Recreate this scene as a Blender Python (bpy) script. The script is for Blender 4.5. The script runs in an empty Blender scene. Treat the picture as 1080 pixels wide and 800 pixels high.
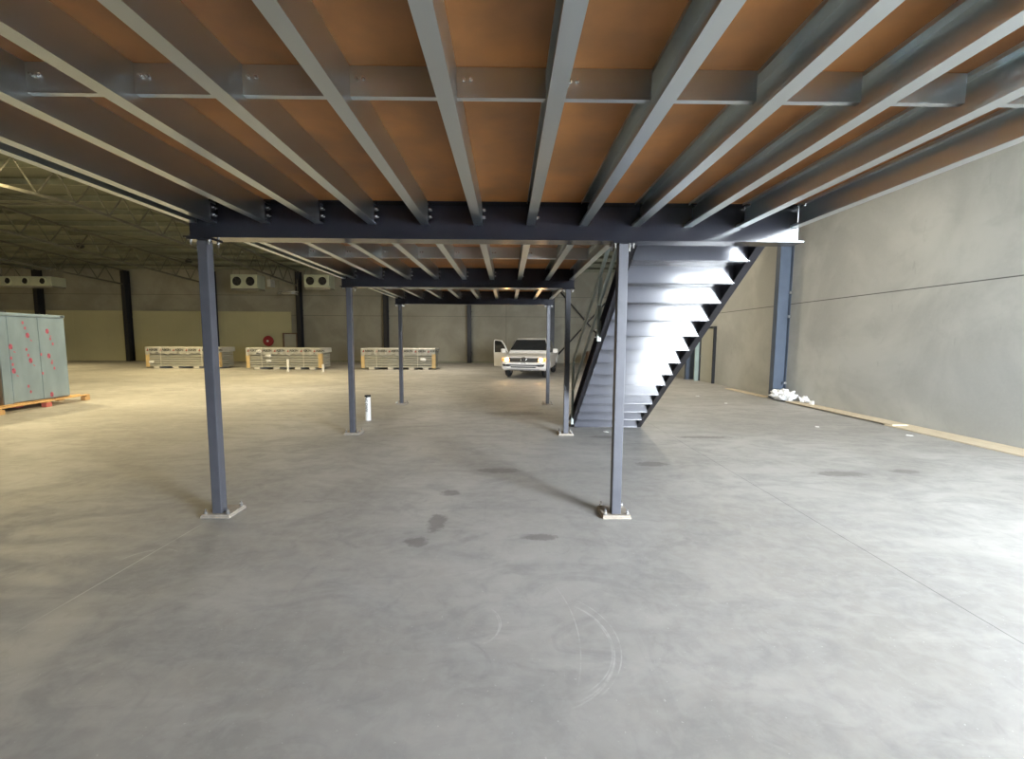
import bpy, bmesh, math, random
from mathutils import Vector, Matrix
random.seed(7)
C = bpy.context.scene.collection
ORD = ['first', 'second', 'third', 'fourth', 'fifth', 'sixth', 'seventh', 'eighth', 'ninth', 'tenth', 'eleventh', 'twelfth', 'thirteenth']

# ------------------------------------------------------------------ materials
def mat(name, col, rough=.6, metal=0.0, var=0.0, scale=4.0, bump=0.0, stretch=(1, 1, 1), emit=None, estr=0, coat=0.0, alpha=None, rvar=0.0, spec=None):
    m = bpy.data.materials.new(name); m.use_nodes = True
    nt = m.node_tree; b = nt.nodes['Principled BSDF']
    b.inputs['Base Color'].default_value = (*col, 1)
    b.inputs['Roughness'].default_value = rough
    b.inputs['Metallic'].default_value = metal
    if spec is not None: b.inputs['Specular IOR Level'].default_value = spec
    if coat: b.inputs['Coat Weight'].default_value = coat
    if emit:
        b.inputs['Emission Color'].default_value = (*emit, 1); b.inputs['Emission Strength'].default_value = estr
    if alpha is not None:
        b.inputs['Transmission Weight'].default_value = alpha
    if var or bump or rvar:
        tc = nt.nodes.new('ShaderNodeTexCoord'); mp = nt.nodes.new('ShaderNodeMapping')
        mp.inputs['Scale'].default_value = stretch
        nt.links.new(tc.outputs['Object'], mp.inputs[0])
        n = nt.nodes.new('ShaderNodeTexNoise'); n.inputs['Scale'].default_value = scale; n.inputs['Detail'].default_value = 6
        nt.links.new(mp.outputs[0], n.inputs[0])
        if var:
            r = nt.nodes.new('ShaderNodeValToRGB')
            r.color_ramp.elements[0].position = .3; r.color_ramp.elements[1].position = .7
            r.color_ramp.elements[0].color = (*[c * (1 - var) for c in col], 1)
            r.color_ramp.elements[1].color = (*[min(1, c * (1 + var)) for c in col], 1)
            nt.links.new(n.outputs[0], r.inputs[0]); nt.links.new(r.outputs[0], b.inputs['Base Color'])
        if rvar:
            mr = nt.nodes.new('ShaderNodeMapRange'); mr.inputs['To Min'].default_value = rough - rvar; mr.inputs['To Max'].default_value = rough + rvar
            mr.inputs['From Min'].default_value = .3; mr.inputs['From Max'].default_value = .7
            nt.links.new(n.outputs[0], mr.inputs['Value']); nt.links.new(mr.outputs[0], b.inputs['Roughness'])
        if bump:
            bp = nt.nodes.new('ShaderNodeBump'); bp.inputs['Strength'].default_value = bump; bp.inputs['Distance'].default_value = .01
            nt.links.new(n.outputs[0], bp.inputs['Height']); nt.links.new(bp.outputs[0], b.inputs['Normal'])
    return m

class NB:
    """small helper for building node graphs"""
    def __init__(s, nt): s.nt = nt
    def math(s, op, a, b=None, c=None, clamp=False):
        n = s.nt.nodes.new('ShaderNodeMath'); n.operation = op; n.use_clamp = clamp
        for i, v in enumerate((a, b, c)):
            if v is None: continue
            if isinstance(v, (int, float)): n.inputs[i].default_value = v
            else: s.nt.links.new(v, n.inputs[i])
        return n.outputs[0]
    def noise(s, vec, scale, detail=5, rough=.55, dist=0.0):
        n = s.nt.nodes.new('ShaderNodeTexNoise'); n.inputs['Scale'].default_value = scale; n.inputs['Detail'].default_value = detail
        n.inputs['Roughness'].default_value = rough; n.inputs['Distortion'].default_value = dist
        s.nt.links.new(vec, n.inputs['Vector']); return n.outputs[0]
    def mapping(s, vec, scale=(1, 1, 1), rot=(0, 0, 0), loc=(0, 0, 0)):
        n = s.nt.nodes.new('ShaderNodeMapping'); n.inputs['Scale'].default_value = scale; n.inputs['Rotation'].default_value = rot; n.inputs['Location'].default_value = loc
        s.nt.links.new(vec, n.inputs[0]); return n.outputs[0]
    def rng(s, v, a, b, c, d, smooth=True):
        n = s.nt.nodes.new('ShaderNodeMapRange')
        if smooth: n.interpolation_type = 'SMOOTHSTEP'
        s.nt.links.new(v, n.inputs['Value'])
        for k, x in zip(('From Min', 'From Max', 'To Min', 'To Max'), (a, b, c, d)): n.inputs[k].default_value = x
        return n.outputs[0]
    def mix(s, f, a, b, blend='MIX'):
        n = s.nt.nodes.new('ShaderNodeMix'); n.data_type = 'RGBA'; n.blend_type = blend
        if isinstance(f, (int, float)): n.inputs[0].default_value = f
        else: s.nt.links.new(f, n.inputs[0])
        for i, v in ((6, a), (7, b)):
            if isinstance(v, tuple): n.inputs[i].default_value = (*v, 1)
            else: s.nt.links.new(v, n.inputs[i])
        return n.outputs[2]

def floor_material():
    m = bpy.data.materials.new('polished_concrete'); m.use_nodes = True
    nt = m.node_tree; b = nt.nodes['Principled BSDF']; N = NB(nt)
    tc = nt.nodes.new('ShaderNodeTexCoord'); v = tc.outputs['Object']
    sep = nt.nodes.new('ShaderNodeSeparateXYZ'); nt.links.new(v, sep.inputs[0])
    X, Y = sep.outputs[0], sep.outputs[1]
    big = N.noise(v, .45, 4, .5, .6)
    mid = N.noise(N.mapping(v, (1, 1.8, 1), (0, 0, .5)), 1.3, 7, .6, 1.2)
    fine = N.noise(v, 9, 6, .65, .4)
    streak = N.noise(N.mapping(v, (.8, 3.2, 1), (0, 0, .75)), 1.3, 5, .6, .8)
    streak2 = N.noise(N.mapping(v, (5, .5, 1), (0, 0, -.25)), 1.4, 5, .6, 1.0)
    base = N.mix(N.rng(big, .35, .65, 0, 1), (.30, .29, .27), (.40, .39, .37))
    base = N.mix(N.math('MULTIPLY', N.rng(mid, .42, .64, 0, 1), .6), base, (.27, .265, .255))
    base = N.mix(N.math('MULTIPLY', N.rng(streak, .52, .74, 0, 1), .34), base, (.48, .465, .44))
    base = N.mix(N.math('MULTIPLY', N.rng(streak2, .58, .8, 0, 1), .35), base, (.25, .25, .25))
    base = N.mix(N.math('MULTIPLY', N.rng(fine, .38, .66, 0, 1), .26), base, (.46, .45, .43))
    smear = N.noise(N.mapping(v, (1, 1.3, 1), (0, 0, -.6), (3, 7, 0)), 2.6, 8, .68, 1.6)
    base = N.mix(N.math('MULTIPLY', N.rng(smear, .50, .72, 0, 1), .45), base, (.235, .23, .225))
    base = N.mix(N.math('MULTIPLY', N.rng(N.noise(v, 55, 2, .5), .70, .76, 0, 1), .5), base, (.60, .59, .57))
    # dark trodden patches (stains with their own place)
    def blob(cx, cy, rx, ry):
        dx = N.math('DIVIDE', N.math('SUBTRACT', X, cx), rx); dy = N.math('DIVIDE', N.math('SUBTRACT', Y, cy), ry)
        d = N.math('ADD', N.math('MULTIPLY', dx, dx), N.math('MULTIPLY', dy, dy))
        w = N.math('ADD', d, N.math('MULTIPLY', N.math('SUBTRACT', N.noise(v, 14, 4, .7), .5), 2.4))
        return N.rng(w, .35, 1.1, 1, 0)
    st = None
    for c in ((-.72, 3.38, .10, .10), (-.62, 3.75, .09, .22), (-.60, 4.5, .12, .10), (.28, 3.46, .16, .07), (1.9, 5.6, .25, .12), (4.1, 5.2, .35, .12), (3.3, 7.2, .5, .12), (-.1, 5.3, .3, .12), (5.0, 5.3, .2, .1), (.2, 9.5, .8, .3), (1.6, 7.2, .25, .1)):
        q = blob(*c); st = q if st is None else N.math('MAXIMUM', st, q)
    base = N.mix(N.math('MULTIPLY', st, .6), base, (.14, .13, .12))
    # swirl scuffs: light circular arcs
    def arc(cx, cy, r, w, lo, hi):
        dx = N.math('SUBTRACT', X, cx); dy = N.math('SUBTRACT', Y, cy)
        d = N.math('SQRT', N.math('ADD', N.math('MULTIPLY', dx, dx), N.math('MULTIPLY', dy, dy)))
        a = N.math('ARCTAN2', dy, dx)
        ring = N.rng(N.math('ABSOLUTE', N.math('SUBTRACT', d, r)), 0, w, 1, 0)
        g = N.math('MULTIPLY', N.rng(a, lo, lo + .35, 0, 1), N.rng(a, hi - .35, hi, 1, 0))
        return N.math('MULTIPLY', ring, g)
    sw = None
    for c in ((.15, 2.2, .42, .010, -1.2, 1.0), (.12, 2.2, .45, .008, -1.3, .8), (.14, 2.22, .47, .006, -1.0, 1.1), (.18, 2.2, .38, .006, -1.1, .6),
              (-.22, 2.36, .19, .007, -1.2, .9), (-.25, 2.35, .21, .005, -1.0, .7), (-2.62, 3.05, .2, .008, .8, 3.1), (-.9, 2.3, 1.3, .006, -.4, .5)):
        q = arc(*c); sw = q if sw is None else N.math('MAXIMUM', sw, q)
    base = N.mix(N.math('MULTIPLY', sw, N.rng(fine, .35, .65, .03, .42)), base, (.66, .66, .65))
    # saw cut and chalk lines
    cut = N.rng(N.math('ABSOLUTE', N.math('SUBTRACT', X, 2.795)), .0015, .005, 1, 0)
    base = N.mix(N.math('MULTIPLY', cut, .8), base, (.07, .07, .07))
    ch = N.rng(N.math('ABSOLUTE', N.math('SUBTRACT', Y, 5.975)), .002, .010, 1, 0)
    ch = N.math('MULTIPLY', ch, N.rng(N.noise(v, 3, 3), .4, .6, .1, .7))
    ch = N.math('MULTIPLY', ch, N.rng(X, -1.0, -.5, 0, 1)); 
    cl = N.rng(N.math('ABSOLUTE', N.math('SUBTRACT', X, N.math('ADD', -2.77, N.math('MULTIPLY', Y, .03)))), .002, .007, 1, 0)
    cl = N.math('MULTIPLY', cl, N.math('MULTIPLY', N.rng(Y, 3.6, 3.8, 1, 0), N.rng(N.noise(v, 2.5, 3), .38, .6, .15, .8)))
    ch = N.math('MAXIMUM', ch, cl)
    base = N.mix(N.math('MULTIPLY', ch, .6), base, (.72, .72, .70))
    nt.links.new(base, b.inputs['Base Color'])
    r = N.rng(mid, .3, .7, .48, .66)
    nt.links.new(r, b.inputs['Roughness'])
    bp = nt.nodes.new('ShaderNodeBump'); bp.inputs['Strength'].default_value = .08; bp.inputs['Distance'].default_value = .006
    nt.links.new(fine, bp.inputs['Height']); nt.links.new(bp.outputs[0], b.inputs['Normal'])
    return m

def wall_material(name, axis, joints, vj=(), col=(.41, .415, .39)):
    """precast concrete; joints are thin dark lines at given heights, vj at positions along the wall"""
    m = bpy.data.materials.new(name); m.use_nodes = True
    nt = m.node_tree; b = nt.nodes['Principled BSDF']; N = NB(nt)
    tc = nt.nodes.new('ShaderNodeTexCoord'); v = tc.outputs['Object']
    sep = nt.nodes.new('ShaderNodeSeparateXYZ'); nt.links.new(v, sep.inputs[0])
    Z = sep.outputs[2]; A = sep.outputs[axis]
    big = N.noise(v, .5, 5, .55, .5); mid = N.noise(v, 2.2, 6, .6, .6); fine = N.noise(v, 24, 4, .6)
    lo = tuple(c * .86 for c in col); hi = tuple(c * 1.13 for c in col)
    base = N.mix(N.rng(big, .35, .65, 0, 1), lo, hi)
    base = N.mix(N.math('MULTIPLY', N.rng(mid, .5, .75, 0, 1), .35), base, tuple(c * .78 for c in col))
    base = N.mix(N.math('MULTIPLY', N.rng(N.noise(N.mapping(v, (3, 3, .8)), 3.0, 3), .66, .75, 0, 1), .25), base, tuple(c * .6 for c in col))
    base = N.mix(N.math('MULTIPLY', N.rng(fine, .4, .7, 0, 1), .12), base, hi)
    j = None
    for z in joints:
        q = N.rng(N.math('ABSOLUTE', N.math('SUBTRACT', Z, z)), .006, .014, 1, 0); j = q if j is None else N.math('MAXIMUM', j, q)
    for a in vj:
        q = N.rng(N.math('ABSOLUTE', N.math('SUBTRACT', A, a)), .006, .014, 1, 0); j = q if j is None else N.math('MAXIMUM', j, q)
    if j is not None: base = N.mix(N.math('MULTIPLY', j, .85), base, (.05, .05, .045))
    nt.links.new(base, b.inputs['Base Color']); b.inputs['Roughness'].default_value = .75
    bp = nt.nodes.new('ShaderNodeBump'); bp.inputs['Strength'].default_value = .1; bp.inputs['Distance'].default_value = .01
    nt.links.new(fine, bp.inputs['Height']); nt.links.new(bp.outputs[0], b.inputs['Normal'])
    return m

M = {}
M['galv'] = mat('galvanised_steel', (.64, .69, .71), .33, 1.0, .02, 1.5, 0, (3, .3, 3))
M['dark'] = mat('charcoal_painted_steel', (.016, .017, .024), .17, 0, .08, 3, 0)
M['post'] = mat('blue_grey_painted_steel', (.080, .083, .098), .42, 0, .10, 6, .01)
M['stairpan'] = mat('folded_plate_steel', (.070, .073, .088), .16, 0, .05, 5, 0)
M['stringer'] = mat('stringer_steel', (.014, .014, .018), .35, 0, .08, 4)
M['rail'] = mat('handrail_steel', (.30, .34, .32), .4, .3, .1, 5)
M['board'] = mat('particleboard', (.385, .165, .050), .55, 0, .30, 3, .03, (1, 1, 1), rvar=.1)
M['bolt'] = mat('zinc_bolt', (.75, .75, .75), .25, .9)
M['pack'] = mat('packing_grout', (.33, .29, .24), .8, 0, .15, 20)
M['roof'] = mat('roof_sheeting', (.14, .145, .105), .6, .1, .15, 1.2, 0, (.3, 3, 1))
M['truss'] = mat('truss_steel', (.12, .115, .09), .55, .1, .1, 4)
M['purlin'] = mat('purlin_steel', (.23, .235, .17), .55, .1, .1, 4)
M['ubblack'] = mat('black_painted_steel', (.018, .019, .024), .5, 0, .1, 3)
M['ubblue'] = mat('blue_painted_steel', (.075, .097, .135), .45, 0, .12, 3)
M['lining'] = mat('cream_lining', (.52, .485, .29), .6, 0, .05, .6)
M['white'] = mat('white_plastic', (.80, .79, .76), .45, 0, .04, 8)
M['black'] = mat('black_rubber', (.012, .012, .012), .7)
M['film'] = mat('blue_film_on_stainless', (.30, .395, .46), .25, .3, .10, 2.2, .03, (2, 2, .8))
M['film_side'] = mat('bare_stainless', (.33, .29, .26), .28, .75, .2, 2, .02, (3, 3, .6))
M['filmprint'] = mat('red_film_print', (.40, .08, .13), .5)
M['filmprint_dark'] = mat('dark_film_print', (.22, .05, .10), .5)
M['timber'] = mat('pallet_timber', (.62, .38, .16), .7, 0, .2, 6, .05, (1, 8, 8))
M['redtimber'] = mat('red_painted_block', (.60, .16, .13), .7, 0, .1, 6)
M['plank'] = mat('plank_timber', (.60, .51, .37), .7, 0, .14, 5, .04, (9, .6, 9))
M['wrap'] = mat('white_printed_wrap', (.46, .46, .43), .4, 0, .08, 5, .35, (1, 1, 2))
M['panel'] = mat('sandwich_panel', (.42, .42, .38), .4, .1, .10, 4, .05, (1, 1, 6))
M['corner'] = mat('cardboard_corner', (.60, .44, .22), .7, 0, .08, 5)
M['foam'] = mat('foam_skid', (.62, .60, .55), .7)
M['ink'] = mat('black_ink', (.03, .03, .03), .6)
M['inkred'] = mat('red_ink', (.3, .06, .05), .6)
M['carwhite'] = mat('white_car_paint', (.74, .72, .69), .3, 0, coat=.6)
M['cardark'] = mat('car_dark_plastic', (.025, .025, .027), .5)
M['glass'] = mat('tinted_car_glass', (.02, .022, .025), .08, 0, spec=.8)
M['chrome'] = mat('chrome', (.75, .75, .76), .15, 1)
M['rim'] = mat('alloy_rim', (.42, .42, .44), .35, .8)
M['head'] = mat('lit_headlamp', (1, .8, .5), .2, emit=(1, .62, .25), estr=26)
M['headglow'] = mat('headlamp_lens', (.80, .45, .22), .15, emit=(1, .36, .08), estr=.8)
M['amber'] = mat('amber_lens', (.7, .25, .05), .3)
M['seat'] = mat('dark_interior', (.05, .03, .025), .8)
M['evap'] = mat('evaporator_casing', (.55, .58, .45), .45, .2, .06, 3)
M['fan'] = mat('fan_black', (.01, .01, .012), .5)
M['red'] = mat('red_hose', (.34, .03, .035), .5)
M['cream'] = mat('cream_door', (.42, .41, .34), .5, 0, .04, 3)
M['teal'] = mat('green_grey_frame', (.30, .38, .36), .45, 0, .05, 3)
M['bag'] = mat('crumpled_plastic', (.82, .83, .84), .22, 0, .08, 12, .5)
M['cardboard'] = mat('brown_cardboard', (.20, .13, .09), .8, 0, .2, 8)
M['lampon'] = mat('lit_lamp_face', (1, .95, .8), .3, emit=(1, .88, .55), estr=160)
M['ground'] = mat('outside_concrete', (.6, .6, .58), .8, 0, .1, 1)
M['floor'] = floor_material()
M['wall_r'] = wall_material('precast_wall_right', 1, (2.64, 5.3), ())
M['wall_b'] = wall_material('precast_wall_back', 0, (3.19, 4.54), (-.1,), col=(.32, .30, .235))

# ------------------------------------------------------------------ mesh helpers
def new_bm(): return bmesh.new()
def box(bm, x0, x1, y0, y1, z0, z1):
    vs = [bm.verts.new(p) for p in ((x0, y0, z0), (x1, y0, z0), (x1, y1, z0), (x0, y1, z0), (x0, y0, z1), (x1, y0, z1), (x1, y1, z1), (x0, y1, z1))]
    fs = [bm.faces.new([vs[i] for i in f]) for f in ((0, 3, 2, 1), (4, 5, 6, 7), (0, 1, 5, 4), (1, 2, 6, 5), (2, 3, 7, 6), (3, 0, 4, 7))]
    return vs
def bar(bm, a, b, w, h, up=(0, 0, 1)):
    """rectangular bar from a to b, w across, h along up"""
    a, b = Vector(a), Vector(b); d = (b - a).normalized(); up = Vector(up)
    if abs(d.dot(up)) > .98: up = Vector((0, 1, 0))
    s = d.cross(up).normalized(); u = s.cross(d).normalized()
    ring = [(-w / 2, -h / 2), (w / 2, -h / 2), (w / 2, h / 2), (-w / 2, h / 2)]
    A = [bm.verts.new(a + s * p + u * q) for p, q in ring]; B = [bm.verts.new(b + s * p + u * q) for p, q in ring]
    bm.faces.new(A[::-1]); bm.faces.new(B)
    for i in range(4): bm.faces.new((A[i], A[(i + 1) % 4], B[(i + 1) % 4], B[i]))
def cyl(bm, a, b, r, n=12, r2=None, caps=True):
    a, b = Vector(a), Vector(b); d = (b - a).normalized(); up = Vector((0, 0, 1))
    if abs(d.dot(up)) > .98: up = Vector((0, 1, 0))
    s = d.cross(up).normalized(); u = s.cross(d).normalized(); r2 = r if r2 is None else r2
    A = []; B = []
    for i in range(n):
        t = 2 * math.pi * i / n; q = s * math.cos(t) + u * math.sin(t)
        A.append(bm.verts.new(a + q * r)); B.append(bm.verts.new(b + q * r2))
    if caps: bm.faces.new(A[::-1]); bm.faces.new(B)
    for i in range(n): bm.faces.new((A[i], A[(i + 1) % n], B[(i + 1) % n], B[i]))
def prism(bm, pts, d0, d1, axis='y'):
    """closed 2D outline extruded along an axis: axis y -> (x,z) points; x -> (y,z); z -> (x,y)"""
    def P(p, d):
        if axis == 'y': return (p[0], d, p[1])
        if axis == 'x': return (d, p[0], p[1])
        return (p[0], p[1], d)
    A = [bm.verts.new(P(p, d0)) for p in pts]; B = [bm.verts.new(P(p, d1)) for p in pts]; n = len(pts)
    bm.faces.new(A); bm.faces.new(B[::-1])
    for i in range(n): bm.faces.new((A[i], B[i], B[(i + 1) % n], A[(i + 1) % n]))
def torus(bm, c, R, r, axis='y', n=24, m=8):
    rings = []
    for i in range(n):
        t = 2 * math.pi * i / n; ring = []
        for j in range(m):
            p = 2 * math.pi * j / m; q = R + r * math.cos(p)
            if axis == 'y': v = (c[0] + q * math.cos(t), c[1] + r * math.sin(p), c[2] + q * math.sin(t))
            elif axis == 'x': v = (c[0] + r * math.sin(p), c[1] + q * math.cos(t), c[2] + q * math.sin(t))
            else: v = (c[0] + q * math.cos(t), c[1] + q * math.sin(t), c[2] + r * math.sin(p))
            ring.append(bm.verts.new(v))
        rings.append(ring)
    for i in range(n):
        for j in range(m):
            bm.faces.new((rings[i][j], rings[(i + 1) % n][j], rings[(i + 1) % n][(j + 1) % m], rings[i][(j + 1) % m]))

def build(name, bm, m, parent=None, bevel=0, smooth=False, loc=None, rz=0):
    bmesh.ops.recalc_face_normals(bm, faces=bm.faces)
    me = bpy.data.meshes.new(name); bm.to_mesh(me); bm.free(); me.materials.append(M[m] if isinstance(m, str) else m)
    o = bpy.data.objects.new(name, me); C.objects.link(o)
    if parent: o.parent = parent
    if loc is not None: o.location = loc
    if rz: o.rotation_euler.z = rz
    if bevel:
        md = o.modifiers.new('edge', 'BEVEL'); md.width = bevel; md.segments = 2; md.limit_method = 'ANGLE'
    if smooth:
        for p in me.polygons: p.use_smooth = True
    return o
def tag(o, label=None, cat=None, group=None, kind=None):
    if label: o['label'] = label
    if cat: o['category'] = cat
    if group: o['group'] = group
    if kind: o['kind'] = kind
    return o
def empty(name, loc=(0, 0, 0), rz=0):
    e = bpy.data.objects.new(name, None); C.objects.link(e); e.location = loc; e.rotation_euler.z = rz; e.empty_display_size = .1
    return e
def thing(name, label, cat, loc=(0, 0, 0), rz=0, group=None):
    return tag(empty(name, loc, rz), label, cat, group, 'thing')
def copy_tree(o, parent=None):
    c = o.copy(); C.objects.link(c); c.parent = parent
    for ch in list(o.children): copy_tree(ch, c)
    return c
def text(name, body, size, m, parent, loc, rot, extrude=.001, align='CENTER', bold=0.0):
    cu = bpy.data.curves.new(name, 'FONT'); cu.body = body; cu.size = size; cu.extrude = extrude; cu.align_x = align; cu.align_y = 'CENTER'; cu.offset = bold
    t = bpy.data.objects.new(name + '_src', cu); C.objects.link(t)
    bpy.context.view_layer.update()
    me = bpy.data.meshes.new_from_object(t.evaluated_get(bpy.context.evaluated_depsgraph_get()))
    bpy.data.objects.remove(t); me.materials.clear(); me.materials.append(M[m])
    o = bpy.data.objects.new(name, me); C.objects.link(o); o.parent = parent; o.location = loc; o.rotation_euler = rot
    return o

# ------------------------------------------------------------------ camera
F_PX, PITCH, YAW, ROLL, CAM_H = 460.43, .0913, .0106, .0060, 1.62
cd = bpy.data.cameras.new('camera'); cam = bpy.data.objects.new('camera', cd); C.objects.link(cam)
cd.sensor_width = 36; cd.lens = F_PX / 1080 * 36; cd.clip_end = 300
cam.matrix_world = Matrix.Translation((0, 0, CAM_H)) @ Matrix.Rotation(-YAW, 4, 'Z') @ Matrix.Rotation(math.pi / 2 - PITCH, 4, 'X') @ Matrix.Rotation(ROLL, 4, 'Z')
bpy.context.scene.camera = cam

# ------------------------------------------------------------------ the setting
XW, YB, XL, YF = 7.85, 30.5, -38.0, -2.1        # right wall, back wall, left wall, near wall
DOOR_X0, DOOR_X1, DOOR_H = 4.5, 7.6, 4.4        # big doorway in the near wall, right of and behind the camera
def chord_z(y): return 5.93 - .052 * abs(y - 15.0)   # truss bottom chord
TR_D = .92
def roof_z(y): return chord_z(y) + TR_D + .28

bm = new_bm(); box(bm, XL - .2, XW + .2, YF - .2, YB + .2, -.2, 0)
tag(build('floor', bm, 'floor'), kind='structure')
bm = new_bm(); box(bm, -40, 40, -50, YF - .2, -.2, -.02)
tag(build('ground_outside', bm, 'ground'), kind='structure')

bm = new_bm()
def gable(y0, y1, z0, x0, x1):
    pts = [(y0, z0), (y1, z0), (y1, roof_z(y1) + .05)]
    if y0 < 15 < y1: pts.append((15, roof_z(15) + .05))
    pts.append((y0, roof_z(y0) + .05)); prism(bm, pts, x0, x1, 'x')
gable(YF - .2, YB + .2, 0, XW, XW + .18)
tag(build('wall_right', bm, 'wall_r'), kind='structure')
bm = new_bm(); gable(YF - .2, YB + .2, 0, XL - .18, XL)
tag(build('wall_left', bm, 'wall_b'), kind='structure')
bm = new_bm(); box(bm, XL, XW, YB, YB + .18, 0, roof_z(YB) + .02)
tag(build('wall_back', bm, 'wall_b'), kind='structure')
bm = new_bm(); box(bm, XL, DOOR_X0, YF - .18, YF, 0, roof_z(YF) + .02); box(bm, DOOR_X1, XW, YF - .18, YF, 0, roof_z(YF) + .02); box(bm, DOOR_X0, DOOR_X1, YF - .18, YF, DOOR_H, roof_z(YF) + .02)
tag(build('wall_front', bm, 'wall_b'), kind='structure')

# roof: ribbed sheeting on two falls, purlins below it
bm = new_bm()
for y0, y1 in ((YF - .2, 15.0), (15.0, YB + .2)):
    z0, z1 = roof_z(y0), roof_z(y1)
    pts = [(y0, z0), (y1, z1), (y1, z1 + .04), (y0, z0 + .04)]
    prism(bm, pts, XL - .2, XW + .2, 'x')
tag(build('ceiling', bm, 'roof'), kind='structure')
n = 1; y = YB - .7
while y > 6:
    bm = new_bm(); z = roof_z(y) - .0
    prism(bm, [(y - .035, z - .02), (y + .035, z - .02), (y + .035, z - .23), (y - .035, z - .23), (y - .035, z - .215), (y + .02, z - .215), (y + .02, z - .035), (y - .035, z - .035)], XL, XW, 'x')
    tag(build('trim_%d' % n, bm, 'purlin'), kind='structure'); n += 1; y -= 1.55

# cream lining sheets standing against the back wall between the columns
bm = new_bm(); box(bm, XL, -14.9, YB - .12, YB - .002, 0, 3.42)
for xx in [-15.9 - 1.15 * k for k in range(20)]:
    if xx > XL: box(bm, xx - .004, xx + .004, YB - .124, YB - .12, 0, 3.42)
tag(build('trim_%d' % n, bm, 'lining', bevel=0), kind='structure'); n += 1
# concrete kerb at the foot of the back wall
bm = new_bm(); box(bm, -14.8, 1.5, YB - .16, YB, 0, .10)
tag(build('trim_%d' % n, bm, 'purlin'), kind='structure')

# right wall personnel door (frame, leaf, lever)
e = tag(empty('door_1', (XW, 17.0, 0)), kind='structure')
bm = new_bm(); box(bm, -.10, 0, -.60, -.54, 0, 2.16); box(bm, -.10, 0, .54, .60, 0, 2.16); box(bm, -.10, 0, -.54, .54, 2.10, 2.16); build('door_frame', bm, 'ubblack', e)
bm = new_bm(); box(bm, -.06, -.015, -.53, .53, .01, 2.09); build('door_leaf', bm, 'cream', e)
bm = new_bm(); box(bm, -.26, -.10, .60, .66, 0, 2.16); build('door_edge', bm, 'teal', e)
bm = new_bm(); cyl(bm, (-.06, .45, 1.0), (-.12, .45, 1.0), .012); cyl(bm, (-.12, .46, 1.0), (-.12, .34, 1.0), .01); build('door_handle', bm, 'bolt', e)
bm = new_bm(); box(bm, XW - .11, XW, 16.9, 17.2, 2.162, 2.36)
tag(build('emergency_light', bm, 'white', bevel=.01), 'small white emergency light above the cream door on the right wall', 'light')

# ------------------------------------------------------------------ mezzanine
BY = [YF, 3.888, 7.345, 10.786]        # near wall, then the three beam lines
XCL, XCR = -2.627, 1.003                 # column lines
ZU, ZT = 2.462, 2.775                    # beam underside, top
ZJ = 2.600                               # joist underside
def i_section(bm, x0, x1, y, z0, z1, bf, tf=.012, tw=.010):
    h = bf / 2
    prism(bm, [(y - h, z0), (y + h, z0), (y + h, z0 + tf), (y + tw / 2, z0 + tf), (y + tw / 2, z1 - tf), (y + h, z1 - tf), (y + h, z1), (y - h, z1), (y - h, z1 - tf), (y - tw / 2, z1 - tf), (y - tw / 2, z0 + tf), (y - h, z0 + tf)], x0, x1, 'x')
def hexbolt(bm, c, d, r=.013, l=.02):
    c = Vector(c); d = Vector(d).normalized(); cyl(bm, c, c + d * l * .6, r, 6); cyl(bm, c + d * l * .6, c + d * l * 1.5, r * .55, 8)

joist_x = [-2.70] + [-2.535 + .455 * k for k in range(12)]      # 13 lines in the nearest bay, web on the right of the flange
joist_x[-1] = 2.487
joist_in = [-2.70] + [-2.535 + .455 * k for k in range(8)] + [1.05]
BAYN = ['nearest', 'middle', 'farthest']
def joist_bm(w=.072, L=3.42, d=ZT - ZJ, flip=False):
    bm = new_bm(); t = .003; h = w / 2; s = -1 if flip else 1
    pts = [(h, 0), (h, d), (-h, d), (-h, d - .02), (-h + t, d - .02), (-h + t, d - t), (h - t, d - t), (h - t, t), (-h + t, t), (-h + t, .02), (-h, .02), (-h, 0)]
    e = .09
    prism(bm, [(x * s, z) for x, z in pts], e, L - e, 'y')
    low = [(x * s, min(z, d - .014) if z > d * .6 else z) for x, z in pts]
    low = [(h, 0), (h, d - .015), (h - t, d - .015), (h - t, t), (-h + t, t), (-h + t, .02), (-h, .02), (-h, 0)]
    low = [(x * s, z) for x, z in low]
    prism(bm, low, 0, e, 'y'); prism(bm, low, L - e, L, 'y'); return bm
beam_words = ['behind the camera', 'nearest to us, over the two front columns', 'second one back under the deck', 'farthest one at the end of the deck']
cleat_proto = None
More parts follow.
